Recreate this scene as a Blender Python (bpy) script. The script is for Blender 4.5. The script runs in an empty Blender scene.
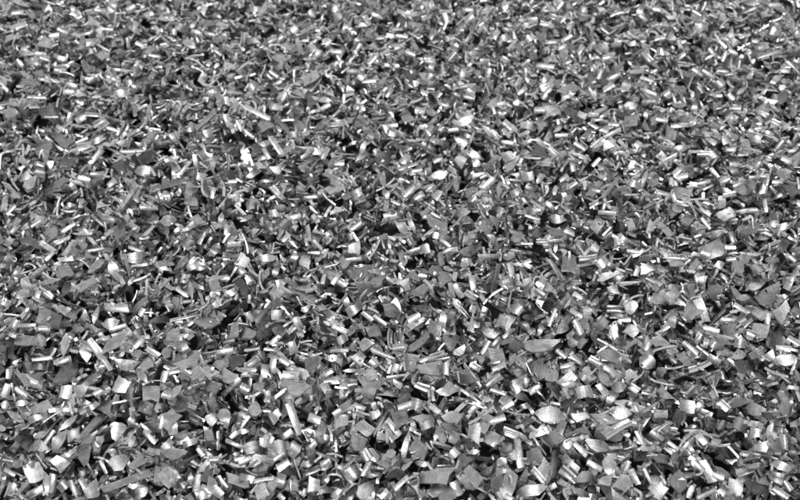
import bpy, math
import numpy as np
from mathutils import Vector, Matrix

# ------------------------------------------------------------------ camera, world, lamps, exposure
scene = bpy.context.scene
rng = np.random.default_rng(11)

PITCH = math.radians(51.0)        # camera looks down by this much
VFOV = math.radians(33.0)
SURF = 0.0078                     # mean height of the heap's surface (m)
CAM_H = 0.185                     # camera above that surface
cam_data = bpy.data.cameras.new("camera")
cam = bpy.data.objects.new("camera", cam_data)
scene.collection.objects.link(cam)
cam.location = (0.0, 0.0, SURF + CAM_H)
cam.rotation_euler = (math.pi / 2 - PITCH, 0.0, 0.0)
cam_data.sensor_fit = 'VERTICAL'
cam_data.angle = VFOV
cam_data.clip_start = 0.005
cam_data.clip_end = 20.0
cam_data.dof.use_dof = True
cam_data.dof.focus_distance = 0.215
cam_data.dof.aperture_fstop = 27.0
scene.camera = cam

world = bpy.data.worlds.new("World")
scene.world = world
world.use_nodes = True
bg = world.node_tree.nodes["Background"]
bg.inputs[0].default_value = (1, 1, 1, 1)
bg.inputs[1].default_value = 0.44

def area_lamp(name, loc, target, sx, sy, power):
    ld = bpy.data.lights.new(name, 'AREA')
    ld.shape = 'RECTANGLE'; ld.size = sx; ld.size_y = sy; ld.energy = power
    ld.color = (1, 1, 1)
    ob = bpy.data.objects.new(name, ld)
    scene.collection.objects.link(ob)
    ob.location = loc
    ob.rotation_euler = (Vector(target) - Vector(loc)).to_track_quat('-Z', 'Y').to_euler()
    return ob
area_lamp("softbox_lamp", (-0.40, -0.50, 0.80), (0, 0.17, 0), 0.27, 0.24, 2.1)
area_lamp("back_fill_lamp", (0.50, 0.95, 0.85), (0, 0.17, 0), 0.60, 0.60, 2.6)  # unseen fill lamp added behind the heap to vary the greys

scene.view_settings.view_transform = 'Standard'
scene.view_settings.look = 'None'
scene.view_settings.exposure = 1.0
scene.view_settings.gamma = 1.0
scene.view_settings.use_curve_mapping = False
scene.cycles.use_denoising = True
scene.cycles.max_bounces = 3
scene.cycles.sample_clamp_indirect = 4.0

# ------------------------------------------------------------------ materials
def chip_material():
    m = bpy.data.materials.new("chip_metal")
    m.use_nodes = True
    nt = m.node_tree; N = nt.nodes; L = nt.links
    p = N["Principled BSDF"]
    uv = N.new("ShaderNodeAttribute"); uv.attribute_name = "chip_uv"
    tone = N.new("ShaderNodeAttribute"); tone.attribute_name = "tone"
    edge = N.new("ShaderNodeAttribute"); edge.attribute_name = "edge"
    def math_node(op, a, b, clamp=False):
        n = N.new("ShaderNodeMath"); n.operation = op; n.use_clamp = clamp
        for i, v in enumerate((a, b)):
            if isinstance(v, (int, float)): n.inputs[i].default_value = v
            else: L.new(v, n.inputs[i])
        return n.outputs[0]
    def vmul(vec):
        n = N.new("ShaderNodeVectorMath"); n.operation = 'MULTIPLY'
        L.new(uv.outputs["Vector"], n.inputs[0]); n.inputs[1].default_value = vec
        return n.outputs[0]
    def noise(vec, scale, detail=3.0, rough=0.6):
        n = N.new("ShaderNodeTexNoise"); n.inputs["Scale"].default_value = scale
        n.inputs["Detail"].default_value = detail; n.inputs["Roughness"].default_value = rough
        L.new(vec, n.inputs["Vector"])
        return n.outputs["Fac"]
    streak = noise(vmul((0.18, 4.2, 1.0)), 1.0, 3.0, 0.65)      # drawing lines left by the cutting tool
    blotch = noise(vmul((0.6, 0.6, 1.0)), 1.0, 4.0, 0.6)        # dull oxide patches
    fine = noise(vmul((6.0, 9.0, 1.0)), 1.0, 2.0, 0.6)
    def remap(v, a, b, c, d):
        n = N.new("ShaderNodeMapRange"); L.new(v, n.inputs[0])
        for i, x in enumerate((a, b, c, d)): n.inputs[i + 1].default_value = x
        return n.outputs[0]
    s = remap(streak, 0.3, 0.7, 0.70, 1.24)
    b = remap(blotch, 0.35, 0.7, 0.74, 1.22)
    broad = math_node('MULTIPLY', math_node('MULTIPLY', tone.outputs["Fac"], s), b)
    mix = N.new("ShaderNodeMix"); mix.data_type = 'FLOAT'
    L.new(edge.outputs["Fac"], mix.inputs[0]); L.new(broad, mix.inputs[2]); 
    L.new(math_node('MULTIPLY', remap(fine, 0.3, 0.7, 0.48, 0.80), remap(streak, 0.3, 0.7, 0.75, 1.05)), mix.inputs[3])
    comb = N.new("ShaderNodeCombineColor")
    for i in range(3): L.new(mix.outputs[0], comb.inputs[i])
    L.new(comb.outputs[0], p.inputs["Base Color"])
    rr = N.new("ShaderNodeMix"); rr.data_type = 'FLOAT'
    L.new(edge.outputs["Fac"], rr.inputs[0])
    L.new(remap(blotch, 0.3, 0.7, 0.19, 0.33), rr.inputs[2]); rr.inputs[3].default_value = 0.26
    L.new(rr.outputs[0], p.inputs["Roughness"])
    mm = N.new("ShaderNodeMix"); mm.data_type = 'FLOAT'
    L.new(edge.outputs["Fac"], mm.inputs[0]); mm.inputs[2].default_value = 0.92; mm.inputs[3].default_value = 0.92
    L.new(mm.outputs[0], p.inputs["Metallic"])
    bump = N.new("ShaderNodeBump"); bump.inputs["Strength"].default_value = 0.8
    bump.inputs["Distance"].default_value = 0.00006
    hsum = math_node('ADD', streak, math_node('MULTIPLY', fine, 0.35))
    L.new(hsum, bump.inputs["Height"]); L.new(bump.outputs[0], p.inputs["Normal"])
    return m
MAT = chip_material()

def ground_material():
    m = bpy.data.materials.new("dark_bench")
    m.use_nodes = True
    nt = m.node_tree; p = nt.nodes["Principled BSDF"]
    n = nt.nodes.new("ShaderNodeTexNoise"); n.inputs["Scale"].default_value = 90.0
    tc = nt.nodes.new("ShaderNodeTexCoord"); nt.links.new(tc.outputs["Object"], n.inputs["Vector"])
    r = nt.nodes.new("ShaderNodeMapRange"); r.inputs[3].default_value = 0.008; r.inputs[4].default_value = 0.02
    nt.links.new(n.outputs["Fac"], r.inputs[0])
    c = nt.nodes.new("ShaderNodeCombineColor")
    for i in range(3): nt.links.new(r.outputs[0], c.inputs[i])
    nt.links.new(c.outputs[0], p.inputs["Base Color"])
    p.inputs["Roughness"].default_value = 0.7
    return m

# ------------------------------------------------------------------ camera maths (photo pixels 800 x 500)
F = 250.0 / math.tan(VFOV / 2)
CP = np.array(cam.location)
RIGHT = np.array([1.0, 0, 0])
FWD = np.array([0, math.cos(PITCH), -math.sin(PITCH)])
UP = np.array([0, math.sin(PITCH), math.cos(PITCH)])
def ray(px, py):
    px = np.asarray(px, float); py = np.asarray(py, float)
    d = (px[..., None] - 400) / F * RIGHT + (250 - py[..., None]) / F * UP + FWD
    return d
def project(P):
    d = P - CP
    w = d @ FWD
    return 400 + F * (d @ RIGHT) / w, 250 - F * (d @ UP) / w, w

# ------------------------------------------------------------------ chip geometry: a bent, twisted slab with an uneven outline
NU, NV = 5, 3
UU = np.linspace(0, 1, NU); VV = np.linspace(-1, 1, NV)

def outline(n, kind):
    """flat outline grids (n, NU, NV, 2): u along -0.5..0.5, v across -0.5..0.5"""
    u = np.broadcast_to(UU[None, :, None], (n, NU, NV)).copy()
    v = np.broadcast_to(VV[None, None, :], (n, NU, NV)).copy()
    def per(a, b): return rng.uniform(a, b, (n, 1, 1))
    x = u - 0.5
    if kind == 'quad':
        w = 1 + per(-0.35, 0.35) * (u - 0.5) * 2
        y = 0.5 * v * w
        x = x + per(-0.28, 0.28) * v * 0.6
    elif kind == 'lens':
        p = per(0.55, 1.0)
        w = 0.10 + 0.90 * np.sin(np.pi * np.clip(u, 0.0, 1)) ** p
        y = 0.5 * v * w
    elif kind == 'leaf':
        w = np.clip(1.25 * (1 - u) ** per(0.5, 0.9) * (0.45 + 0.55 * np.minimum(1, u * 4)), 0.06, 1)
        y = 0.5 * v * w
        x = x + per(-0.12, 0.12) * v
    elif kind == 'moon':
        w = 0.10 + 0.90 * np.sin(np.pi * u) ** 0.7
        y = 0.5 * v * w + per(0.25, 0.6) * (np.sin(np.pi * u) - 0.5)
    elif kind == 'strip':
        y = 0.5 * v * (1 + per(-0.2, 0.2) * (u - 0.5) * 2)
        x = x + per(-0.05, 0.05) * v
    else:  # needle
        y = 0.5 * v * (0.25 + 0.75 * (1 - u) ** 0.6)
    jit = 0.065 if kind != 'strip' else 0.02
    y = y + rng.normal(0, jit, y.shape) * (np.abs(v) > 0.5) * 0.7
    x = x + rng.normal(0, jit, x.shape) * ((u < 0.01) | (u > 0.99)) * 0.6
    return np.stack([x, y], -1)

def slab(flat, thick, curl, cross, twist):
    """flat (n,NU,NV,2) in metres -> top and bottom vertices (n,2,NU,NV,3), bent about y by curl (rad over the
    length), about x by cross, twisted by twist"""
    n = flat.shape[0]
    L = np.ptp(flat[..., 0].reshape(n, -1), axis=1)[:, None, None, None]
    W = np.ptp(flat[..., 1].reshape(n, -1), axis=1)[:, None, None, None]
    x = np.broadcast_to(flat[:, None, :, :, 0], (n, 2, NU, NV)).copy()
    y = np.broadcast_to(flat[:, None, :, :, 1], (n, 2, NU, NV)).copy()
    z = np.zeros((n, 2, NU, NV)); z[:, 1] = -thick[:, None, None]
    z[:, 0] += 0
    def bend(a, z, ang, ext):
        k = np.where(np.abs(ang) < 1e-3, 1e-3, ang)[:, None, None, None] / np.maximum(ext, 1e-6)
        R = 1 / k
        th = a * k
        return (R - z) * np.sin(th), R - (R - z) * np.cos(th)
    y, z = bend(y, z, cross, W)
    x0 = x
    x, z = bend(x, z, curl, L)
    t = twist[:, None, None, None] * x0 / np.maximum(L, 1e-6)
    y, z = y * np.cos(t) - z * np.sin(t), y * np.sin(t) + z * np.cos(t)
    P = np.stack([x, y, z], -1)
    P -= P.reshape(n, -1, 3).mean(1)[:, None, None, None, :]
    return P

def slab_faces():
    q, edge = [], []
    def vid(s, i, j): return s * NU * NV + i * NV + j
    for i in range(NU - 1):
        for j in range(NV - 1):
            q.append((vid(0, i, j), vid(0, i + 1, j), vid(0, i + 1, j + 1), vid(0, i, j + 1))); edge.append(0)
            q.append((vid(1, i, j), vid(1, i, j + 1), vid(1, i + 1, j + 1), vid(1, i + 1, j))); edge.append(0)
    loop = [(i, 0) for i in range(NU)] + [(NU - 1, j) for j in range(1, NV)] + \
           [(i, NV - 1) for i in range(NU - 2, -1, -1)] + [(0, j) for j in range(NV - 2, 0, -1)]
    for k in range(len(loop)):
        a, b = loop[k], loop[(k + 1) % len(loop)]
        q.append((vid(0, *a), vid(1, *a), vid(1, *b), vid(0, *b))); edge.append(1)
    return np.array(q), np.array(edge)
QUADS, QEDGE = slab_faces()
NVERT = 2 * NU * NV
SHARP = np.zeros((NVERT, NVERT), bool)           # the rim of the slab
for qd in QUADS[QEDGE == 1]:
    for m in range(4): SHARP[qd[m], qd[m - 1]] = SHARP[qd[m - 1], qd[m]] = True

def make_mesh(name, verts, uvs, tones):
    """verts (n,NVERT,3) chips joined in one mesh datablock"""
    n = verts.shape[0]
    me = bpy.data.meshes.new(name)
    q = (QUADS[None] + (np.arange(n) * NVERT)[:, None, None]).reshape(-1, 4)
    me.vertices.add(n * NVERT); me.vertices.foreach_set("co", verts.astype(np.float32).ravel())
    me.loops.add(q.size); me.loops.foreach_set("vertex_index", q.astype(np.int32).ravel())
    me.polygons.add(len(q))
    me.polygons.foreach_set("loop_start", (np.arange(len(q)) * 4).astype(np.int32))
    me.update(calc_edges=True)
    a = me.attributes.new("sharp_face", 'BOOLEAN', 'FACE')
    ed = np.tile(QEDGE, n)
    a.data.foreach_set("value", ed.astype(bool))
    ev = np.empty(len(me.edges) * 2, np.int32); me.edges.foreach_get("vertices", ev)
    ev = ev.reshape(-1, 2) % NVERT
    a = me.attributes.new("sharp_edge", 'BOOLEAN', 'EDGE')
    a.data.foreach_set("value", SHARP[ev[:, 0], ev[:, 1]])
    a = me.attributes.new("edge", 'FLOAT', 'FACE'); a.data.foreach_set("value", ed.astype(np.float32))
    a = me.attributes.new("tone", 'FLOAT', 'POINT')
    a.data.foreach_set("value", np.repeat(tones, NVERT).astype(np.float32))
    a = me.attributes.new("chip_uv", 'FLOAT_VECTOR', 'POINT')
    a.data.foreach_set("vector", uvs.astype(np.float32).ravel())
    me.materials.append(MAT)
    me.validate()
    return me

# ------------------------------------------------------------------ the height field on which chips come to rest
GX0, GX1, GY0, GY1, CELL = -0.26, 0.26, 0.035, 0.43, 0.0004
NXC, NYC = int((GX1 - GX0) / CELL), int((GY1 - GY0) / CELL)
H = np.zeros((NYC, NXC), np.float32)
def cells(P):
    ix = np.clip(((P[..., 0] - GX0) / CELL).astype(np.int32), 0, NXC - 1)
    iy = np.clip(((P[..., 1] - GY0) / CELL).astype(np.int32), 0, NYC - 1)
    return iy, ix
def dense(P, f=3):
    """(n,NU,NV,3) -> bilinear upsample to many surface points"""
    n = P.shape[0]
    us = np.linspace(0, NU - 1, (NU - 1) * f + 1); i = np.minimum(us.astype(int), NU - 2); a = (us - i)[None, :, None, None]
    P = P[:, i] * (1 - a) + P[:, i + 1] * a
    vs = np.linspace(0, NV - 1, (NV - 1) * f + 1); j = np.minimum(vs.astype(int), NV - 2); b = (vs - j)[None, None, :, None]
    return (P[:, :, j] * (1 - b) + P[:, :, j + 1] * b).reshape(n, -1, 3)
def add_to_field(P):
    for s in (0, 1):
        D = dense(P[:, s], 5)
        iy, ix = cells(D)
        np.maximum.at(H, (iy.ravel(), ix.ravel()), D[..., 2].ravel().astype(np.float32))

def rot_from(normal, yaw):
    """(n,3),(n,) -> rotation matrices with z along normal"""
    z = normal / np.linalg.norm(normal, axis=-1, keepdims=True)
    x = np.stack([np.cos(yaw), np.sin(yaw), np.zeros_like(yaw)], -1)
    x = x - (x * z).sum(-1, keepdims=True) * z
    x /= np.linalg.norm(x, axis=-1, keepdims=True)
    y = np.cross(z, x)
    return np.stack([x, y, z], -1)

KINDS = ['quad', 'lens', 'leaf', 'moon', 'strip', 'needle']
PROB = [0.17, 0.12, 0.15, 0.08, 0.33, 0.15]
def random_chips(n, small=False):
    """local geometry and attributes for n random chips"""
    kinds = rng.choice(len(KINDS), n, p=PROB)
    P = np.zeros((n, 2, NU, NV, 3)); UV = np.zeros((n, 2, NU, NV, 3))
    for k, kind in enumerate(KINDS):
        m = np.where(kinds == k)[0]
        if not len(m): continue
        c = len(m)
        flat = outline(c, kind)
        if kind == 'strip':
            L = rng.lognormal(math.log(0.0042), 0.25, c); W = rng.uniform(0.0010, 0.0021, c); T = rng.uniform(0.0004, 0.0008, c)
        elif kind == 'needle':
            L = rng.lognormal(math.log(0.0062), 0.25, c); W = rng.uniform(0.0006, 0.0013, c); T = rng.uniform(0.0003, 0.0006, c)
        else:
            L = rng.lognormal(math.log(0.0044), 0.30, c); W = L * rng.uniform(0.30, 0.58, c); T = rng.uniform(0.0004, 0.0009, c)
        if small: L, W = L * 0.55, W * 0.6
        L = np.clip(L, 0.0012, 0.0070)
        flat = flat * np.stack([L, W], -1)[:, None, None, :]
        curl = rng.uniform(0.2, 1.3, c) * rng.choice([-1, 1], c, p=[0.65, 0.35]); big = rng.random(c) < 0.14
        curl = np.where(big, rng.uniform(1.4, 2.6, c) * rng.choice([-1, 1], c), curl)
        cross = rng.normal(0, 0.22, c); twist = rng.normal(0, 0.25, c)
        if kind in ('strip',): curl *= 0.4; cross = rng.uniform(0.8, 1.9, c) * rng.choice([-1, 1], c, p=[0.7, 0.3]); twist *= 0.8
        if kind == 'needle': cross *= 0.5; curl *= 0.7
        P[m] = slab(flat, T, curl, cross, twist)
        f3 = np.concatenate([flat * 1000, np.zeros(flat.shape[:-1] + (1,))], -1)
        UV[m] = f3[:, None]
        UV[m, 1, ..., 2] += 3.0
    # the cutting lines run along or across the chip
    swap = rng.random(n) < 0.4
    UV[swap] = UV[swap][..., [1, 0, 2]]
    UV += rng.uniform(-400, 400, (n, 1, 1, 1, 3))
    tone = np.clip(rng.normal(0.35, 0.12, n), 0.08, 0.70)
    tone = np.where((kinds >= 4) & (rng.random(n) < 0.6), rng.uniform(0.40, 0.66, n), tone)      # glints painted into the tone of most slivers
    return kinds, P, UV, tone

ALL_P, ALL_UV, ALL_T, ALL_K = [], [], [], []
def deposit(spacing, small=False, scale=1.0, kick=0.55, tries=10, zone=None):
    x0, x1, y0, y1 = zone or (GX0 + 0.008, GX1 - 0.008, GY0 + 0.008, GY1 - 0.008)
    a = rng.uniform(0, math.pi)
    R = 0.75 * math.hypot(x1 - x0, y1 - y0)
    g = np.arange(-R, R, spacing)
    X, Y = np.meshgrid(g, g)
    X = X + rng.uniform(-0.3, 0.3, X.shape) * spacing; Y = Y + rng.uniform(-0.3, 0.3, Y.shape) * spacing
    cx, cy = (x0 + x1) / 2, (y0 + y1) / 2
    XX = cx + X * math.cos(a) - Y * math.sin(a); YY = cy + X * math.sin(a) + Y * math.cos(a)
    # keep only what the frame (with a margin) can see: the heap narrows towards the camera
    lim = 0.105 + 0.40 * np.maximum(YY - 0.06, 0) 
    keep = (XX > x0) & (XX < x1) & (YY > y0) & (YY < y1) & (np.abs(XX) < lim)
    pos = np.stack([XX[keep], YY[keep]], -1); n = len(pos)
    kinds, P, UV, tone = random_chips(n, small)
    P = P * scale
    yaw = rng.uniform(0, 2 * math.pi, n)
    best = np.full(n, 1e9); bestR = np.zeros((n, 3, 3)); bestc = np.zeros(n)
    steep = rng.random(n) < 0.45
    flip = rng.choice([-1.0, 1.0], n)
    isstrip = kinds >= 4
    flatP = P.reshape(n, -1, 3)
    for t in range(tries):
        s = np.where(steep, 1.5, kick)[:, None]
        g = rng.normal(0, 1, (n, 2)) * s
        nor = np.concatenate([-g, np.ones((n, 1))], -1)
        Rm = rot_from(nor, yaw)
        # roll: flip over at random; strips and needles lie on any of their four sides
        roll = np.where(flip > 0, 0.0, math.pi) + np.where(isstrip, rng.uniform(-1.6, 1.6, n), 0)
        c, sn = np.cos(roll), np.sin(roll); o = np.zeros(n); e = np.ones(n)
        Rx = np.stack([np.stack([e, o, o], -1), np.stack([o, c, -sn], -1), np.stack([o, sn, c], -1)], -2)
        Rm = Rm @ Rx
        Q = np.einsum('nij,nvj->nvi', Rm, flatP)
        Q[..., :2] += pos[:, None]
        iy, ix = cells(Q)
        c0 = (H[iy, ix] - Q[..., 2]).max(1)
        sc = c0 + rng.normal(0, 0.0003, n)
        b = sc < best
        best[b] = sc[b]; bestR[b] = Rm[b]; bestc[b] = c0[b]
    Q = np.einsum('nij,nvj->nvi', bestR, flatP)
    Q[..., :2] += pos[:, None]; Q[..., 2] += (bestc - 0.00012)[:, None]
    Q = Q.reshape(P.shape)
    add_to_field(Q)
    ALL_P.append(Q); ALL_UV.append(UV); ALL_T.append(tone); ALL_K.append(kinds)

for i in range(4): deposit(0.0118, scale=1.7)       # coarse pieces deep in the heap
for i in range(9):
    deposit(0.0068)
    if i % 3 == 2: deposit(0.0050, small=True)
deposit(0.0044, small=True, scale=0.55)           # crumbs
P = np.concatenate(ALL_P); UV = np.concatenate(ALL_UV); T = np.concatenate(ALL_T); K = np.concatenate(ALL_K)
print("CHIPS", len(P), "surface mean", H[250:800, 300:1000].mean(), "sd", H[250:800, 300:1000].std())

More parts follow.
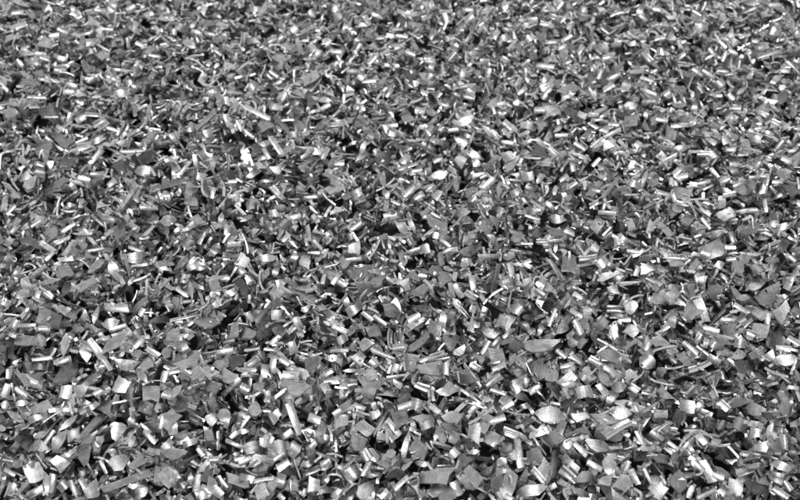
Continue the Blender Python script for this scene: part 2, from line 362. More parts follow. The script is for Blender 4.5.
# ------------------------------------------------------------------ the chips read off the photograph
# each crop: its corner in the photograph, then chips in fifths of a pixel from that corner:
# end, other end, width, outline (q quad, l lens, f leaf, m moon, s strip, n needle), shade (b bright, g grey, d dark)
SEEN = """
@0 0
15 70 70 5 22 n b;60 62 118 60 16 s b;50 145 130 115 20 s b;290 140 340 168 20 s b;315 135 385 120 16 s g;365 165 410 188 14 s b
430 218 480 205 22 s b;440 255 475 255 28 q b;470 48 530 55 16 s b;510 148 565 152 18 s b;635 50 675 30 16 s b;720 80 765 62 20 s b
670 150 680 105 20 s b;265 280 320 305 24 s b;140 310 190 318 20 s b;175 385 215 360 36 q b;175 268 230 272 14 s b;195 290 245 298 14 s b
245 185 295 178 20 s b;270 345 330 345 20 s b;440 415 480 385 14 s b;655 370 700 340 26 s b;560 470 655 465 40 l b;535 378 600 408 14 s b
330 420 385 438 22 s b;315 455 365 465 18 s b;135 485 230 487 12 s b;120 410 195 415 20 s g;680 210 720 232 16 s b;735 280 800 285 14 s b
200 200 270 235 45 q g;490 250 525 290 50 q g;385 240 440 240 14 s g;80 300 110 330 16 s b
@160 0
445 45 505 48 28 q b;265 75 300 95 18 s b;280 115 345 132 14 s b;155 155 210 168 16 s b;220 168 270 178 18 s b;45 155 85 160 26 q b
430 205 490 200 32 q b;540 210 585 190 18 s b;610 225 660 242 16 s b;655 130 690 165 34 q b;560 285 650 290 40 l g;430 455 475 420 34 m b
215 420 265 438 14 s b;330 462 410 468 12 s b;565 430 610 408 16 s b;610 495 640 430 18 s b;105 95 180 70 24 m g;270 250 305 280 16 s b
750 40 770 90 24 m g;690 210 710 270 24 q g;110 200 180 240 40 l g;545 355 590 385 16 s b;765 290 800 268 16 s b;700 160 775 130 18 s g
0 225 35 218 14 s b;50 230 110 235 14 s b
@320 0
260 68 300 88 14 s b;430 68 485 70 20 s b;510 95 555 80 16 s b;550 195 578 150 18 s b;710 50 765 48 20 s b;725 110 765 75 20 s b
680 155 720 150 18 s b;275 185 325 188 14 s b;380 182 440 182 16 s b;370 240 420 225 18 s b;425 255 475 280 18 s b;240 320 275 280 16 s b
520 290 575 290 14 s b;545 365 575 305 28 q b;55 255 105 262 20 s b;145 355 200 358 18 s b;210 405 280 405 16 s b;330 485 362 440 18 s b
710 400 718 350 22 s b;640 300 680 260 14 s b;240 455 340 385 30 m g;735 450 770 475 18 s b;620 70 640 115 18 s b;525 305 575 312 14 s b
540 400 560 370 16 s b;730 210 755 170 14 s g;75 60 80 20 24 s b;30 225 50 195 20 s b
@480 0
485 40 540 50 32 q b;240 108 290 98 22 s b;300 115 370 135 14 s b;65 190 95 150 20 s b;95 195 145 185 34 q b;230 210 255 180 30 q b
410 205 458 175 16 s b;390 245 428 225 16 s b;325 212 390 208 16 s b;405 290 435 245 30 q b;280 328 370 338 14 s b;310 410 345 370 24 q b
320 310 355 290 28 q b;140 280 185 290 22 s b;440 480 470 478 18 s b;415 485 460 480 16 s b;180 440 205 385 18 s b;585 250 640 230 50 q g
615 290 675 275 14 s b;590 395 612 345 16 s b;615 450 670 420 18 s b;640 400 705 375 20 s b;740 225 785 215 24 q b;665 145 720 120 16 s g
375 65 412 10 14 s b;330 10 370 55 16 s g;655 20 665 30 24 q b;35 385 45 340 20 s b;390 450 500 440 50 l g;490 270 520 230 14 s b
545 250 575 210 16 s b;555 290 590 275 18 s g;400 110 440 70 16 s b;0 300 50 302 14 s b;190 470 235 435 18 s b;310 495 350 440 20 s b
@640 0
255 75 300 95 26 s b;275 135 335 140 30 q b;465 30 490 5 26 q b;530 65 580 38 16 s b;645 25 695 25 18 s b;655 150 695 170 36 q b
455 230 460 120 22 l b;495 188 550 172 12 s b;595 245 645 228 18 s b;585 290 685 260 12 s b;440 250 485 275 20 s b;408 305 435 255 16 s b
385 355 445 358 14 s b;425 375 485 365 12 s b;310 355 375 388 16 s b;260 345 310 380 14 s b;190 320 250 328 12 s b;10 260 55 310 16 s b
180 300 225 265 16 s b;75 190 125 185 16 s b;0 75 35 105 14 s b;700 352 750 352 18 s b;700 405 750 410 26 l b;735 150 775 100 20 m g
370 440 420 400 40 q b;125 455 150 490 34 q b;0 440 80 480 18 s b;0 390 65 408 10 s b;440 470 470 500 20 s b;335 270 365 245 30 q b
160 50 158 0 14 s g;120 180 180 190 45 l g;450 340 455 280 16 s g
@0 100
5 55 100 70 50 m g;200 60 310 75 70 q d;222 85 290 86 10 s b;380 105 425 82 24 s b;345 115 350 60 20 s b;465 130 525 100 20 s b
490 140 540 105 20 s g;420 65 560 85 16 n g;380 220 440 190 18 s b;390 240 455 225 20 s b;450 215 515 190 30 q b;420 260 480 240 14 s g
635 180 685 152 14 s b;510 225 660 300 14 n g;225 185 265 225 14 s b;265 225 310 255 14 s b;100 285 140 340 20 s b;95 400 150 370 34 q b
180 230 250 260 75 q g;445 320 510 250 22 s b;670 355 760 350 60 l b;560 340 650 310 50 m d;610 260 715 250 14 s b;450 375 520 370 22 s b
65 400 110 370 14 s g;130 440 180 380 50 f g;290 320 370 310 55 m d;690 45 735 25 14 s b;350 120 440 140 16 n g;270 160 340 220 50 q g
280 130 320 155 12 s b;730 190 790 175 40 l g;540 430 580 400 20 s b;390 390 450 405 20 s b
@160 100
420 30 545 95 20 s b;555 75 645 150 26 s g;180 145 275 50 24 s g;325 70 345 135 20 s b;220 170 265 165 48 q b;55 165 78 210 20 s b
75 155 90 195 14 s b;150 160 155 115 22 s b;385 100 410 155 12 s b;665 90 740 150 45 m g;630 180 720 165 34 l b;550 185 615 275 20 s b
420 150 470 190 12 s b;490 150 550 110 50 q g;20 300 80 300 12 s b;90 390 150 305 14 s b;340 410 385 405 16 s b;440 390 490 345 30 q b
485 300 530 285 14 s b;515 240 545 295 14 s b;705 290 765 250 16 s b;490 405 575 405 16 l b;690 330 765 350 30 m g;380 350 410 400 24 f b
475 205 490 200 28 q b;460 250 510 240 55 q d;255 490 270 440 18 s b;0 480 50 478 12 s b;600 480 625 430 16 s g;720 488 785 485 12 s b
180 390 240 370 40 f g;245 40 260 15 20 s b;370 50 385 10 30 q g;550 350 620 330 45 m g
@320 100
495 250 540 190 40 f b;85 115 160 105 12 s b;240 200 270 160 34 q b;335 130 390 125 16 s b;475 45 525 55 20 s b;535 130 585 95 18 s b
640 152 695 152 16 s b;520 140 550 180 14 s b;410 320 440 270 26 s b;410 265 460 240 14 s b;395 345 490 315 14 s b;460 355 510 345 14 s b
180 300 260 255 26 m g;270 290 360 280 80 m d;290 390 330 380 80 m g;35 460 110 420 50 q g;155 485 210 450 45 q b;165 390 215 350 16 s b
565 310 610 285 18 s b;555 380 640 370 50 l g;680 130 770 80 45 l g;690 220 740 190 60 q g;690 320 720 270 55 q g;420 480 500 410 26 s g
525 455 575 425 16 s b;470 495 520 470 16 s b;10 290 40 235 14 s b;70 320 120 315 14 s b;310 450 345 480 30 q b;560 460 600 480 45 q g
640 340 680 365 14 s b;690 45 740 20 18 m g;60 80 100 45 14 s g;760 300 800 330 40 l b;200 20 215 55 18 s b;0 50 50 20 18 s b
@480 100
85 28 130 12 18 s b;175 25 195 0 22 s b;325 60 390 40 60 q g;270 52 325 52 14 s b;290 90 325 130 55 q g;60 20 75 70 16 s g
105 210 175 222 18 s b;190 180 245 155 14 s b;205 225 255 198 16 s b;280 195 325 235 20 s b;340 240 385 280 18 s b;270 240 340 280 55 f d
375 182 440 180 20 s b;470 215 525 250 22 s b;540 72 595 75 14 s b;560 105 615 95 12 s b;490 65 530 85 22 s b;640 118 695 125 12 s b
615 190 705 145 12 s b;555 235 610 190 12 s b;720 110 790 100 55 q g;720 30 790 25 40 l g;45 320 90 280 18 s b;110 290 170 270 50 q g
15 440 65 390 22 s b;0 390 35 375 20 s b;150 480 205 445 36 q b;205 385 270 380 45 q g;290 410 310 370 16 s b;400 405 440 375 18 s b
440 440 485 412 14 s b;365 470 385 430 18 s b;620 485 705 370 22 s g;560 450 600 460 12 s b;415 465 440 500 26 q b;560 330 600 290 14 s b
620 230 680 210 40 q g;750 410 800 430 36 q b;110 150 150 185 16 s b;60 170 100 195 16 s b
@640 100
10 10 75 8 14 s b;270 60 280 10 26 q b;215 105 245 70 28 q b;80 95 140 105 16 s b;155 132 245 125 14 s b;250 115 285 100 16 s b
330 185 380 220 18 s b;435 165 490 190 22 s b;495 150 505 105 16 f b;545 190 570 130 32 q b;540 205 610 195 45 q b;445 42 505 42 14 s b
590 60 640 85 14 s b;705 110 750 150 22 s b;655 105 700 125 14 s b;575 150 640 135 14 s b;675 250 715 200 14 s b;430 248 480 245 16 s b
490 275 545 270 12 s b;170 240 245 235 34 m b;285 268 355 270 12 s b;350 280 395 260 40 f g;95 320 185 275 14 s b;130 160 180 180 60 q g
5 445 40 340 22 l b;185 395 240 378 16 s b;350 340 390 390 18 s b;455 330 490 375 36 q b;400 415 450 390 16 s b;290 425 355 405 16 s b
465 430 530 408 18 s b;315 445 365 420 14 s g;75 455 145 475 16 s b;415 478 480 465 16 s b;530 325 575 350 14 s b;570 350 600 310 12 s b
545 388 600 385 14 s b;705 290 760 308 18 s b;690 360 760 370 60 m g;650 430 680 465 14 s b;600 440 640 450 50 q g;670 490 710 470 16 s b
660 410 715 405 14 s b;415 200 460 200 40 q g;740 260 780 250 16 s b
@0 200
30 70 75 25 16 s b;320 25 380 25 22 l b;340 105 400 75 12 s b;305 165 375 115 16 s b;270 225 350 185 16 s b;155 135 205 100 14 s b
55 165 95 120 18 s b;225 175 285 160 60 q g;110 185 200 240 55 f d;225 300 270 260 14 s b;290 300 365 290 18 s b;200 215 270 260 14 s b
380 230 440 225 40 l b;360 270 375 240 45 q g;270 360 360 350 60 q g;200 415 300 395 24 l g;205 440 300 425 24 m d;75 490 150 450 50 l g
40 340 50 290 45 m d;75 400 95 330 34 q b;30 230 60 190 30 q b;450 75 520 130 14 s b;510 85 570 105 16 s b;570 170 625 140 60 q g
440 360 530 290 40 l g;320 440 380 430 60 q d;220 460 260 495 14 s b;185 490 195 450 20 s b;310 480 350 400 40 l d;390 180 460 170 14 s b
440 255 520 240 12 s b;640 235 720 265 14 s b;700 35 790 40 14 s b;545 310 600 400 60 f g;640 290 710 290 60 q g;500 400 555 410 36 q b
640 430 670 380 22 l b;385 445 470 400 36 q g
@160 200
0 110 80 100 55 l b;300 120 310 60 30 l b;400 105 465 75 24 l b;160 110 210 90 50 q g;70 160 115 130 22 q b;325 175 335 120 16 s b
340 222 405 220 16 s b;410 150 455 150 40 f b;545 70 590 65 36 q b;650 90 705 75 18 s b;610 205 645 170 18 s b;745 30 785 70 12 s b
250 280 280 235 40 q b;490 295 590 285 40 l b;300 340 335 305 24 q b;140 330 180 285 22 q b;170 350 235 335 20 l b;260 385 345 400 20 s b
245 400 340 380 16 s g;440 340 490 380 14 s g;510 400 545 340 34 l b;565 390 590 330 34 l b;520 435 575 405 20 l b;590 400 610 455 24 s b
660 310 680 270 34 q b;150 400 160 495 26 l g;80 440 140 485 16 s b;380 400 440 460 50 q d;160 420 215 440 22 q b;560 440 600 490 60 q g
735 268 800 265 14 s b;720 330 735 270 50 q g;390 290 440 320 60 q g;250 430 300 420 50 q g;590 100 640 130 50 q d;430 30 470 20 50 q g
@320 200
150 150 210 110 18 s b;50 65 110 45 16 s b;430 60 480 170 26 l g;670 70 750 55 50 l b;555 65 605 95 14 s b;30 180 55 150 22 l b
135 185 175 180 30 q b;340 190 355 280 14 l b;440 215 460 200 30 q b;605 195 650 235 16 s b;610 270 650 240 14 s b;425 265 500 245 14 s b
130 300 205 292 14 s b;590 400 660 380 60 q g;700 330 760 300 50 l b;690 260 800 240 50 l g;330 390 370 410 16 s b;310 380 325 335 24 q b
265 420 310 400 45 q g;450 480 560 410 50 m g;490 375 535 385 16 s b;650 415 665 490 18 s b;670 420 710 490 22 s b;720 460 780 495 16 s b
10 420 20 370 16 s b;60 420 95 365 20 s b;90 400 130 430 20 s b;500 250 550 240 45 q g;140 245 200 240 50 q g;420 400 440 450 40 q g;200 490 240 440 20 s g;540 100 640 150 50 q g
@480 200
225 60 290 60 40 l b;225 75 300 100 12 s b;325 15 370 50 24 s b;330 95 430 95 45 l b;150 195 225 180 50 l g;390 60 460 30 40 l g
340 150 430 170 40 l g;375 270 385 200 20 l b;285 210 340 210 14 s b;495 298 580 285 12 s b;345 290 420 410 20 s g;570 150 610 90 50 q g
700 160 740 230 20 l b;735 255 800 262 16 s b;410 310 480 320 80 q g;590 340 635 290 50 q b;210 320 255 300 16 s b;280 450 320 480 22 s b
120 380 140 430 34 q b;295 440 320 390 40 q b;590 390 700 370 45 f g;465 465 510 490 16 s b;345 260 390 300 14 s b;215 220 265 218 10 s b
340 210 410 205 14 s b;620 190 660 160 14 s g;560 260 590 220 40 q b;670 210 700 200 45 q g;780 380 790 330 20 s b;700 420 800 410 24 n g
640 450 690 445 40 q g;590 60 680 70 14 s b;70 45 130 60 36 l b;410 20 450 60 24 s g;120 300 130 250 20 l b;160 250 260 262 12 n g
@640 200
15 40 75 5 16 s g;180 15 245 30 14 n b;395 90 460 60 55 q g;500 55 590 45 18 s g;480 60 540 50 12 s b;640 125 700 110 36 l b
500 160 590 130 45 q g;310 90 350 145 16 s b;220 80 265 100 50 q g;360 180 420 150 45 f b;450 160 470 210 16 s b;425 235 480 238 16 s b
310 295 345 230 50 q b;430 300 480 295 16 s b;490 290 560 290 50 m g;470 340 520 330 60 q g;370 330 420 320 40 l b;630 300 680 310 40 l b
110 290 240 295 14 n b;0 350 90 330 40 q g;170 370 250 400 16 s g;540 440 640 390 50 l g;640 460 700 440 60 q g;120 440 190 430 34 l b
730 270 780 310 18 s b;710 200 740 230 55 q d;560 350 620 330 45 q d;300 440 320 380 34 q b;250 350 290 300 30 q g;750 420 770 380 20 s b
60 440 100 430 40 l g;400 370 440 400 14 s b;340 440 380 420 40 q g
@0 300
190 70 300 110 80 q d;395 295 270 415 80 m g;425 200 435 310 60 l g;335 160 315 285 40 l g;510 130 600 100 55 l b;545 150 630 130 18 s b
480 210 550 190 22 s b;560 180 630 160 12 s b;55 150 85 100 22 s b;70 195 190 205 50 q g;180 195 235 215 45 q b;80 130 180 125 14 s b
190 115 255 130 30 q g;190 145 250 148 14 s b;165 320 240 330 50 q d;160 300 260 290 16 s b;110 330 160 330 35 q b;20 490 40 420 28 s b
40 395 50 345 22 s b;105 400 215 385 60 q g;75 440 135 480 20 s b;150 410 210 435 16 s b;300 455 360 460 65 q g;375 470 440 430 70 f g
570 310 700 320 60 m g;505 255 640 180 60 l g;730 240 795 280 18 s b;670 235 715 190 20 s b;575 420 640 440 75 q g;710 460 800 470 80 q g
705 340 760 300 50 q g;470 475 505 450 20 s b;690 345 730 410 40 l g;405 130 430 60 30 q b;465 130 495 25 30 l b;120 100 150 65 14 s b
165 50 225 5 16 n g;285 30 345 65 40 q g;345 90 380 40 35 q g;440 200 510 290 22 s b;510 280 555 350 22 s g;700 80 715 40 22 s b;275 325 345 295 18 s b
@160 300
50 105 200 75 12 n b;80 140 185 165 26 l b;165 105 300 115 55 l g;25 180 100 175 60 q g;110 210 140 265 35 q b;20 290 50 230 50 l g
140 275 195 290 60 q g;110 300 200 390 75 q g;45 365 95 350 16 s b;10 410 30 355 22 s b;25 495 40 450 45 q b;60 490 105 420 40 l g
195 270 215 320 16 s g;210 285 280 270 20 s b;270 270 365 250 20 s b;370 185 375 110 40 q g;400 160 470 175 55 q g;490 60 530 120 70 q d
435 60 460 110 24 s b;580 50 575 100 30 s b;570 130 620 170 55 q g;560 15 610 20 50 l g;550 220 600 180 18 s b;520 245 570 250 14 s b
670 90 705 150 22 s b;655 210 670 270 26 s b;570 235 650 320 20 s g;600 290 645 320 24 s b;345 320 420 290 55 q d;440 330 490 290 20 s b
410 375 490 375 20 s g;405 350 480 350 18 s b;520 390 530 320 40 q g;560 370 565 290 26 s b;610 410 690 410 40 q g;620 420 740 440 80 m g
610 375 690 380 24 s b;310 370 380 400 60 q g;310 480 400 390 20 s b;210 420 290 440 50 q g;410 470 435 420 45 q b;465 430 520 440 45 q g
710 60 755 20 35 f b;700 280 740 310 22 s b;730 330 795 300 60 q g;540 495 535 455 25 s b;760 450 800 430 40 q g;200 340 260 400 16 s g;265 310 330 340 50 q g;760 150 800 130 40 l g
@320 300
310 30 410 60 80 m g;135 70 205 25 50 q b;85 60 120 10 14 n g;210 60 265 100 16 s b;270 80 330 130 18 s b;60 130 135 165 16 s b
140 170 185 120 35 q b;235 160 300 150 60 q g;200 220 270 220 70 f g;445 135 520 90 30 q g;440 105 500 75 22 s b;545 120 600 160 60 q g
610 140 620 60 35 q b;660 10 740 90 10 n g;690 10 755 90 10 n g;355 235 440 240 70 m g;425 260 545 180 35 l g;360 245 425 245 20 s b
260 245 410 305 22 n g;610 190 700 200 70 m d;500 305 560 285 14 s b;550 290 620 265 14 s b;540 310 650 290 12 s b;425 310 480 320 80 q g
490 345 620 345 65 q g;600 340 645 340 60 q b;345 370 360 325 18 s b;370 360 385 320 24 s b;400 350 410 310 20 s g;335 390 440 370 20 n b
180 380 310 310 16 n g;185 400 330 410 75 m g;230 390 275 360 50 q g;105 355 195 350 18 l b;20 405 100 390 18 s b;5 385 60 350 20 s b
95 410 150 400 22 q b;50 255 140 250 14 s b;20 290 100 290 36 l b;180 310 215 270 60 q g;90 210 130 180 45 q b;155 250 180 200 30 f b
680 280 720 220 50 f g;690 410 705 330 30 l b;760 325 800 350 20 s b;600 470 680 430 60 q g;475 425 540 450 18 s b;365 405 410 435 18 s b
690 390 780 390 45 q d;10 450 40 420 40 q b;170 450 240 455 25 q b;245 490 265 440 40 q d;770 140 800 110 30 l g
@480 300
120 130 175 70 50 q g;85 95 135 105 60 q g;165 30 210 65 50 q b;0 140 105 175 55 m g;200 240 400 205 65 m g;345 130 380 40 14 s b
525 30 550 80 50 l g;635 35 710 35 14 s b;635 52 710 54 14 s g;650 75 720 80 20 s g;690 105 755 98 16 s b;710 35 790 30 70 m g
570 150 635 100 45 q b;645 160 690 150 60 q b;720 160 800 150 60 l g;450 50 510 85 20 s b;470 100 510 170 24 s b;440 185 480 150 30 s g
10 270 45 205 20 s b;65 235 100 195 22 s b;105 215 175 195 24 s g;115 190 160 150 18 s b;490 220 540 200 55 f d;600 260 720 300 60 l g
380 250 430 290 20 s b;455 275 520 325 18 s b;545 290 605 325 18 s b;290 310 300 410 75 m d;400 335 470 318 16 s b;45 280 120 270 70 q g
60 350 125 320 18 s b;35 325 100 310 12 s b;145 330 180 265 30 l g;30 430 105 375 20 s b;50 450 130 470 18 s b;170 440 240 390 60 q g
220 440 235 390 22 s b;245 465 300 430 20 s b;330 370 390 380 60 q g;410 430 470 370 60 q g;410 432 470 415 20 s b;500 370 550 410 40 q b
520 340 570 400 35 q g;600 350 640 430 55 l g;620 335 700 385 22 s b;590 420 635 480 22 s b;480 465 560 455 60 q b;650 440 735 430 60 l b
420 440 450 490 24 s g;370 430 395 480 30 q g;730 370 795 380 60 f g;745 430 790 460 20 s b;160 360 230 360 45 m b;690 190 720 230 45 q d
@640 280
50 90 130 90 60 q g;150 90 200 30 50 q g;235 190 290 120 75 q g;285 90 335 205 40 q g;150 235 180 145 50 f b;325 260 470 295 18 s g
320 235 395 262 24 s b;405 195 475 205 18 s b;565 85 690 90 75 l d;480 95 560 80 35 l g;575 140 640 180 60 q d;632 225 645 165 22 s b
680 190 740 130 60 q g;500 180 525 220 45 q b;555 250 640 260 70 q g;545 300 565 255 45 q b;650 290 740 340 80 q d;680 340 755 345 22 s b
740 285 800 320 20 s b;470 120 535 160 16 s b;215 310 285 375 26 s b;195 360 245 430 40 q b;280 320 300 260 26 q b;325 340 335 290 28 q b
350 310 395 345 35 q b;450 380 535 370 50 l g;385 365 460 370 20 s b;340 380 400 420 26 s b;440 395 485 430 16 s b;5 380 75 440 80 l g
60 300 150 320 55 f g;25 350 55 300 22 s b;90 490 110 440 40 q b;470 310 535 320 50 q b;660 400 790 390 60 l g;620 390 670 350 50 m g
130 70 165 115 20 s b;340 80 400 30 50 q g;735 50 750 5 24 s b;490 440 560 420 60 q d
@0 400
155 60 255 20 45 q g;135 105 215 80 32 q b;210 185 300 80 12 n g;210 115 335 30 10 n b;220 220 270 150 16 s b;295 150 385 80 35 l b
425 55 490 15 30 q b;385 210 515 70 32 s g;410 230 490 150 30 n g;255 265 335 150 60 l b;340 180 400 160 60 q g;545 140 630 150 95 m g
70 20 150 10 30 l b;0 20 50 25 40 l b;40 60 120 110 40 l g;690 55 760 20 70 l g;495 20 555 40 60 q g;640 130 670 75 35 l b
700 120 755 165 14 s b;715 155 780 215 20 s b;650 245 670 180 26 l b;735 250 800 262 22 s b;125 370 225 350 95 q g;100 280 130 330 26 q b
60 250 95 205 30 q g;85 180 165 240 50 q d;160 215 240 250 70 f g;180 270 235 340 14 s g;375 250 460 250 90 m g;560 330 665 270 90 f g
510 450 755 360 40 s g;630 430 735 435 26 l b;420 470 490 430 70 q g;500 300 530 370 16 s b;225 480 240 385 34 q b;255 470 265 370 18 s b
130 485 215 440 28 s b;45 480 70 415 28 s b;80 475 140 410 20 s g;295 450 335 410 45 q b;345 400 395 490 30 s g;400 390 430 440 22 s b
650 335 720 290 45 q g;20 350 75 380 22 s b;60 330 105 310 40 l g;505 410 535 370 30 l g;670 470 735 460 50 q b;770 370 800 370 80 q g;270 290 330 340 60 q g
@160 400
240 110 285 70 50 q g;315 45 335 150 72 f b;5 130 80 60 80 q g;2 145 10 80 16 s b;60 180 80 110 45 f b;105 230 185 200 30 q b
20 250 60 200 40 q b;0 260 130 270 60 l g;325 200 410 235 18 s b;290 250 288 155 12 s b;360 160 450 155 30 l b;350 190 385 160 16 s b
440 40 510 50 70 l g;555 100 600 55 45 q b;640 10 700 170 28 s b;740 85 800 110 22 s b;530 150 620 165 30 l d;605 190 660 155 22 s b
360 275 415 265 22 l b;370 300 430 285 20 s b;395 325 460 285 24 s b;440 335 490 300 12 s g;420 250 500 230 55 q g;500 210 570 215 45 q g
550 220 565 185 14 s b;565 230 635 240 70 q g;570 300 625 265 18 s b;650 280 690 215 50 q g;735 260 780 210 26 s b;585 345 645 305 28 s b
480 360 545 320 40 l g;220 300 260 350 70 m g;230 300 290 300 12 s b;15 350 70 420 80 q g;60 370 70 450 26 l b;180 460 190 370 24 s b
205 435 260 460 24 s b;240 400 310 490 60 f g;285 380 330 440 20 s b;270 430 310 480 22 s b;340 390 450 420 50 q g;400 385 470 400 36 q b
545 440 585 390 50 q g;595 440 610 365 40 q b;470 405 570 390 14 s b;480 470 540 440 70 q g;740 420 800 430 70 q g;710 375 800 340 18 s b
710 480 725 440 16 s b;700 330 770 310 45 l g;590 470 620 500 20 s b;190 485 240 470 40 q b;100 440 130 410 30 q b
@320 400
95 50 160 20 45 q g;165 20 225 50 22 s b;320 110 375 200 40 s g;335 95 400 180 22 s b;240 90 300 60 40 q b;455 20 510 20 50 q b
360 100 440 70 70 q g;390 45 465 18 16 s b;530 15 600 65 22 s b;270 170 345 40 18 s d;150 210 225 225 70 q g;235 290 285 260 75 q b
210 250 240 300 20 s b;280 220 320 260 40 f d;285 180 330 190 20 s b;460 220 530 270 70 q g;405 350 445 140 32 l b;490 110 580 90 60 q g
450 90 480 150 26 l b;500 140 570 110 40 q b;615 130 700 130 60 m d;590 190 640 190 60 l g;655 220 685 160 45 q b;645 290 690 250 40 q b
570 210 605 120 30 l g;740 265 800 255 26 l b;590 335 675 332 12 s b;470 310 545 325 30 l b;540 470 640 430 60 q g;485 385 650 375 70 q g
700 375 750 445 36 q b;660 410 705 475 32 s b;130 390 200 340 75 q b;215 380 245 310 20 s b;200 480 270 400 70 f g;335 430 375 425 35 q b
300 490 340 450 20 s b;370 450 440 380 20 s b;60 490 100 445 20 s b;5 330 50 300 26 s b;20 430 45 380 24 l b;5 180 50 190 30 l b
80 330 120 350 16 s b;70 110 140 100 60 q g;65 75 105 48 16 s b;190 110 260 170 60 q g;740 150 800 170 80 q g;620 70 700 100 60 q g
730 340 800 420 60 q g;600 490 680 470 40 q g;330 280 380 260 45 l g
@480 400
265 65 435 80 80 l b;105 45 165 10 22 s b;190 40 245 25 26 q b;50 110 125 85 26 s b;650 60 760 70 65 l g;545 75 700 110 50 l g
525 200 665 250 70 m g;620 175 750 100 36 s g;120 140 285 215 32 n g;125 165 185 190 16 s b;250 180 330 140 40 q g;325 135 345 165 20 s b
330 210 400 170 70 q d;410 225 465 215 50 l g;100 260 160 240 30 s b;240 290 310 270 80 q d;185 195 205 340 26 s b;305 320 360 390 60 q g
365 380 380 240 34 s d;415 290 490 365 50 q b;535 310 610 350 22 s b;470 215 535 275 20 s b;640 270 660 385 75 l g;715 365 745 305 24 s b
680 400 760 420 80 q g;750 345 790 425 24 s b;185 460 340 440 70 f b;210 410 240 340 40 f g;260 345 320 415 16 s b;490 370 590 420 70 f d
400 345 480 410 24 s b;395 405 450 435 20 s b;470 440 555 490 36 l g;600 400 660 400 50 q g;60 440 120 380 70 f d;120 480 160 500 26 s b
350 440 380 425 20 s b;80 355 160 355 24 l b;770 140 775 80 30 l b;770 10 790 60 20 s b;350 15 400 25 14 s b;90 330 130 290 50 l g
470 90 540 75 40 q g;20 200 100 180 70 l g;60 230 100 200 18 s b
@640 400
540 20 610 70 60 q g;465 100 540 130 70 l d;550 165 605 165 50 q b;640 190 655 120 28 q b;745 215 775 300 34 q b;640 230 740 210 90 m d
715 170 725 250 16 s b;665 310 755 350 40 q b;665 440 740 490 28 s b;720 405 755 455 12 s b;565 235 640 230 45 q g;750 125 800 110 30 q b
190 345 200 460 90 l g;270 305 320 355 16 s b;240 490 262 430 22 s b;290 490 385 450 20 s b;50 160 115 205 26 s b;140 210 195 250 16 s b
215 250 265 195 20 s b;285 170 330 220 24 s b;360 245 385 190 40 q b;360 370 420 395 26 s b;65 470 130 420 70 q g;20 340 60 420 20 s g
540 330 640 330 30 l g;560 400 640 460 60 m d;440 430 510 450 80 q g;650 370 720 400 50 q g;400 470 430 430 40 q b;200 20 275 40 60 q g
395 10 440 50 24 s b;700 30 760 60 60 q g
"""
KIND_OF = dict(q='quad', l='lens', f='leaf', m='moon', s='strip', n='needle')
LAMP = np.array([-0.40, -0.50, 0.80])
chips = []
ox = oy = 0
for line in SEEN.strip().splitlines():
    if line[0] == '@':
        ox, oy = map(float, line[1:].split()); continue
    for e in line.split(';'):
        v = e.split()
        x0, y0, x1, y1, w = map(float, v[:5])
        chips.append((ox + x0 / 5, oy + y0 / 5, ox + x1 / 5, oy + y1 / 5, w / 5, v[5], v[6]))
SP, SUV, ST = [], [], []
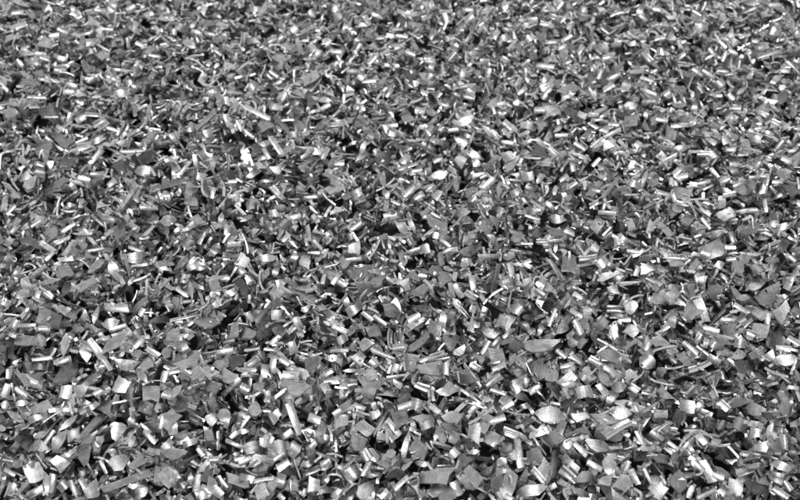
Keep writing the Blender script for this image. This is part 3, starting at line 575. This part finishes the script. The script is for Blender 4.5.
for (x0, y0, x1, y1, w, k, shade) in chips:
    a = np.array([x0, y0]); b = np.array([x1, y1]); mid = (a + b) / 2
    ax = b - a
    per = np.array([-ax[1], ax[0]]); per /= np.linalg.norm(per)
    if per[1] < -0.2 or (abs(per[1]) <= 0.2 and per[0] < 0): per = -per
    fl = outline(1, KIND_OF[k])[0]
    if k == 's' and shade == 'b': w = w * 1.45      # the bright bar is the glint on the ridge of a wider, arched sliver
    px = mid + fl[..., :1] * ax + fl[..., 1:] * w * per                    # (NU,NV,2) pixels
    view = -ray(mid[0], mid[1]); view /= np.linalg.norm(view)
    c0 = CP + ray(mid[0], mid[1]) * (SURF - CP[2]) / ray(mid[0], mid[1])[2]
    lam = LAMP - c0; lam /= np.linalg.norm(lam)
    half = view + lam; half /= np.linalg.norm(half)
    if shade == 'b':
        nor = half + rng.normal(0, 0.13, 3); tone = rng.uniform(0.34, 0.58) if k in 'sn' else rng.uniform(0.24, 0.44)  # bright slivers carry part of their glint as a paler tone
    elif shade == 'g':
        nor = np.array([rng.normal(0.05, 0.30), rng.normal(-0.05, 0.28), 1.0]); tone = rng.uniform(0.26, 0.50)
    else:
        nor = np.array([rng.uniform(-0.1, 0.6), rng.uniform(0, 0.3), 1.0]); tone = rng.uniform(0.09, 0.16)  # low tone paints in the darkness of facing away from the lamp
    nor /= np.linalg.norm(nor)
    d = ray(px[..., 0], px[..., 1])
    dc = ray(mid[0], mid[1])
    # slide the chip down its line of sight until it rests on the heap
    D = dense(d[None], 3)[0]
    for z in np.arange(SURF + 0.014, SURF - 0.008, -0.0003):
        t = (z - CP[2]) / dc[2]
        C = CP + dc * t
        tt = ((C - CP) @ nor) / (D @ nor)
        Q = CP + D * tt[:, None]
        iy, ix = cells(Q)
        gap = Q[:, 2] - 0.0005 - H[iy, ix]
        if np.percentile(gap, 12) < -0.0002: break
    W3 = CP + d * (((C - CP) @ nor) / (d @ nor))[..., None]
    e1 = W3[-1].mean(0) - W3[0].mean(0); e1 -= (e1 @ nor) * nor; e1 /= np.linalg.norm(e1)
    e2 = np.cross(nor, e1)
    org = W3.reshape(-1, 3).mean(0)
    loc = np.stack([(W3 - org) @ e1, (W3 - org) @ e2], -1)
    if loc[:, -1, 1].mean() < loc[:, 0, 1].mean(): loc = loc[:, ::-1]
    thick = rng.uniform(0.0003, 0.0007)
    curl = rng.uniform(0.2, 1.2) * rng.choice([-1, -1, 1]); cross = rng.normal(0, 0.25); tw = rng.normal(0, 0.2)
    if k == 'm': cross = rng.uniform(0.3, 0.8)
    if k in 'sn': curl *= 0.5; cross = rng.uniform(1.1, 1.9) * rng.choice([-1, -1, -1, 1]); tw *= 0.8
    if shade == 'b' and k not in 'sn': curl = rng.uniform(0.6, 1.5) * rng.choice([-1, -1, 1])
    o1 = np.ones(1)
    S = slab(loc[None], thick * o1, curl * o1, cross * o1, tw * o1)
    M = np.stack([e1, e2, nor], -1)
    S = S @ M.T + org - nor * thick / 2
    add_to_field(S)
    f3 = np.concatenate([loc * 1000, np.zeros(loc.shape[:-1] + (1,))], -1)
    uv = np.stack([f3, f3 + [0, 0, 3.0]])[None]
    if rng.random() < 0.4: uv = uv[..., [1, 0, 2]]
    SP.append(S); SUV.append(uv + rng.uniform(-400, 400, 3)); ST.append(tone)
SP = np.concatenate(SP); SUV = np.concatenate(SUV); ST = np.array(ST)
print("TRACED", len(SP))

# ------------------------------------------------------------------ build
me = bpy.data.meshes.new("bench")
s = 0.6
me.from_pydata([(-s, -0.3, 0), (s, -0.3, 0), (s, 0.9, 0), (-s, 0.9, 0)], [], [(0, 1, 2, 3)])
g = bpy.data.objects.new("ground", me); scene.collection.objects.link(g)
g["kind"] = "structure"; me.materials.append(ground_material())

# the 300 that show largest are things of their own, the rest is one mass
area = np.array([math.hypot(c[2] - c[0], c[3] - c[1]) * c[4] for c in chips])
order = np.argsort(-area)
own, rest = np.sort(order[:300]), order[300:]
WORD = dict(q='four-sided', l='lens-shaped', f='pointed', m='crescent', s='bar-shaped', n='needle-like')
SHADE = dict(b='bright', g='grey', d='dark')
PLACE = ["at the {0} edge", "a twentieth", "a tenth", "three twentieths", "a fifth", "a quarter", "three tenths", "seven twentieths", "two fifths",
         "nine twentieths", "halfway", "eleven twentieths", "three fifths", "thirteen twentieths", "seven tenths", "three quarters", "four fifths",
         "seventeen twentieths", "nine tenths", "nineteen twentieths", "at the {1} edge"]
labels = {}
for i in own:
    x0, y0, x1, y1, w, k, sh = chips[i]
    size = 'large' if area[i] > 190 else 'medium' if area[i] > 90 else 'small'
    ang = math.degrees(math.atan2(-(y1 - y0), x1 - x0)) % 180
    lie = 'lying level' if ang < 15 or ang > 165 else 'rising rightward' if ang < 70 else 'pointing upward' if ang <= 110 else 'rising leftward'
    px_, py_ = round((x0 + x1) / 80), round((y0 + y1) / 50)
    ac = PLACE[px_].format('left', 'right') + ('' if px_ in (0, 20) else ' across')
    dn = PLACE[py_].format('top', 'bottom') + ('' if py_ in (0, 20) else ' down')
    labels.setdefault((f"{size} {SHADE[sh]} {WORD[k]}", f"metal chip {lie}, {ac}, {dn}"), []).append(i)
final = {}
for (a, b), ids in labels.items():
    if len(ids) == 1: final[ids[0]] = a + ' ' + b; continue
    mid = lambda i, c: chips[i][c] + chips[i][c + 2]
    c = 0 if np.ptp([mid(i, 0) for i in ids]) > np.ptp([mid(i, 1) for i in ids]) else 1
    ids = sorted(ids, key=lambda i: mid(i, c))
    names = {2: ('more leftward', 'more rightward') if c == 0 else ('upper', 'lower')}.get(len(ids), ('first', 'second', 'third', 'fourth'))
    for i, nm in zip(ids, names): final[i] = f"{nm} {a} {b}"
for i in own:
    v = SP[i].reshape(NVERT, 3); base = v.mean(0); base[2] = v[:, 2].min()
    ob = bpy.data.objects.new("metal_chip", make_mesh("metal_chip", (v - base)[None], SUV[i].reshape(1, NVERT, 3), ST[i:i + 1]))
    ob.location = base
    ob["label"] = final[i]
    ob["category"] = "metal chip"; ob["group"] = "metal chips on top of the heap"
    scene.collection.objects.link(ob)
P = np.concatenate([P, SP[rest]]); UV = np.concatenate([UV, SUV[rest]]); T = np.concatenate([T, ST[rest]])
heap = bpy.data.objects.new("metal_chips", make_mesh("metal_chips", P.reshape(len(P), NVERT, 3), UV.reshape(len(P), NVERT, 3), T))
heap["kind"] = "stuff"; heap["label"] = "heap of countless small grey metal chips filling the picture"; heap["category"] = "metal chips"
scene.collection.objects.link(heap)
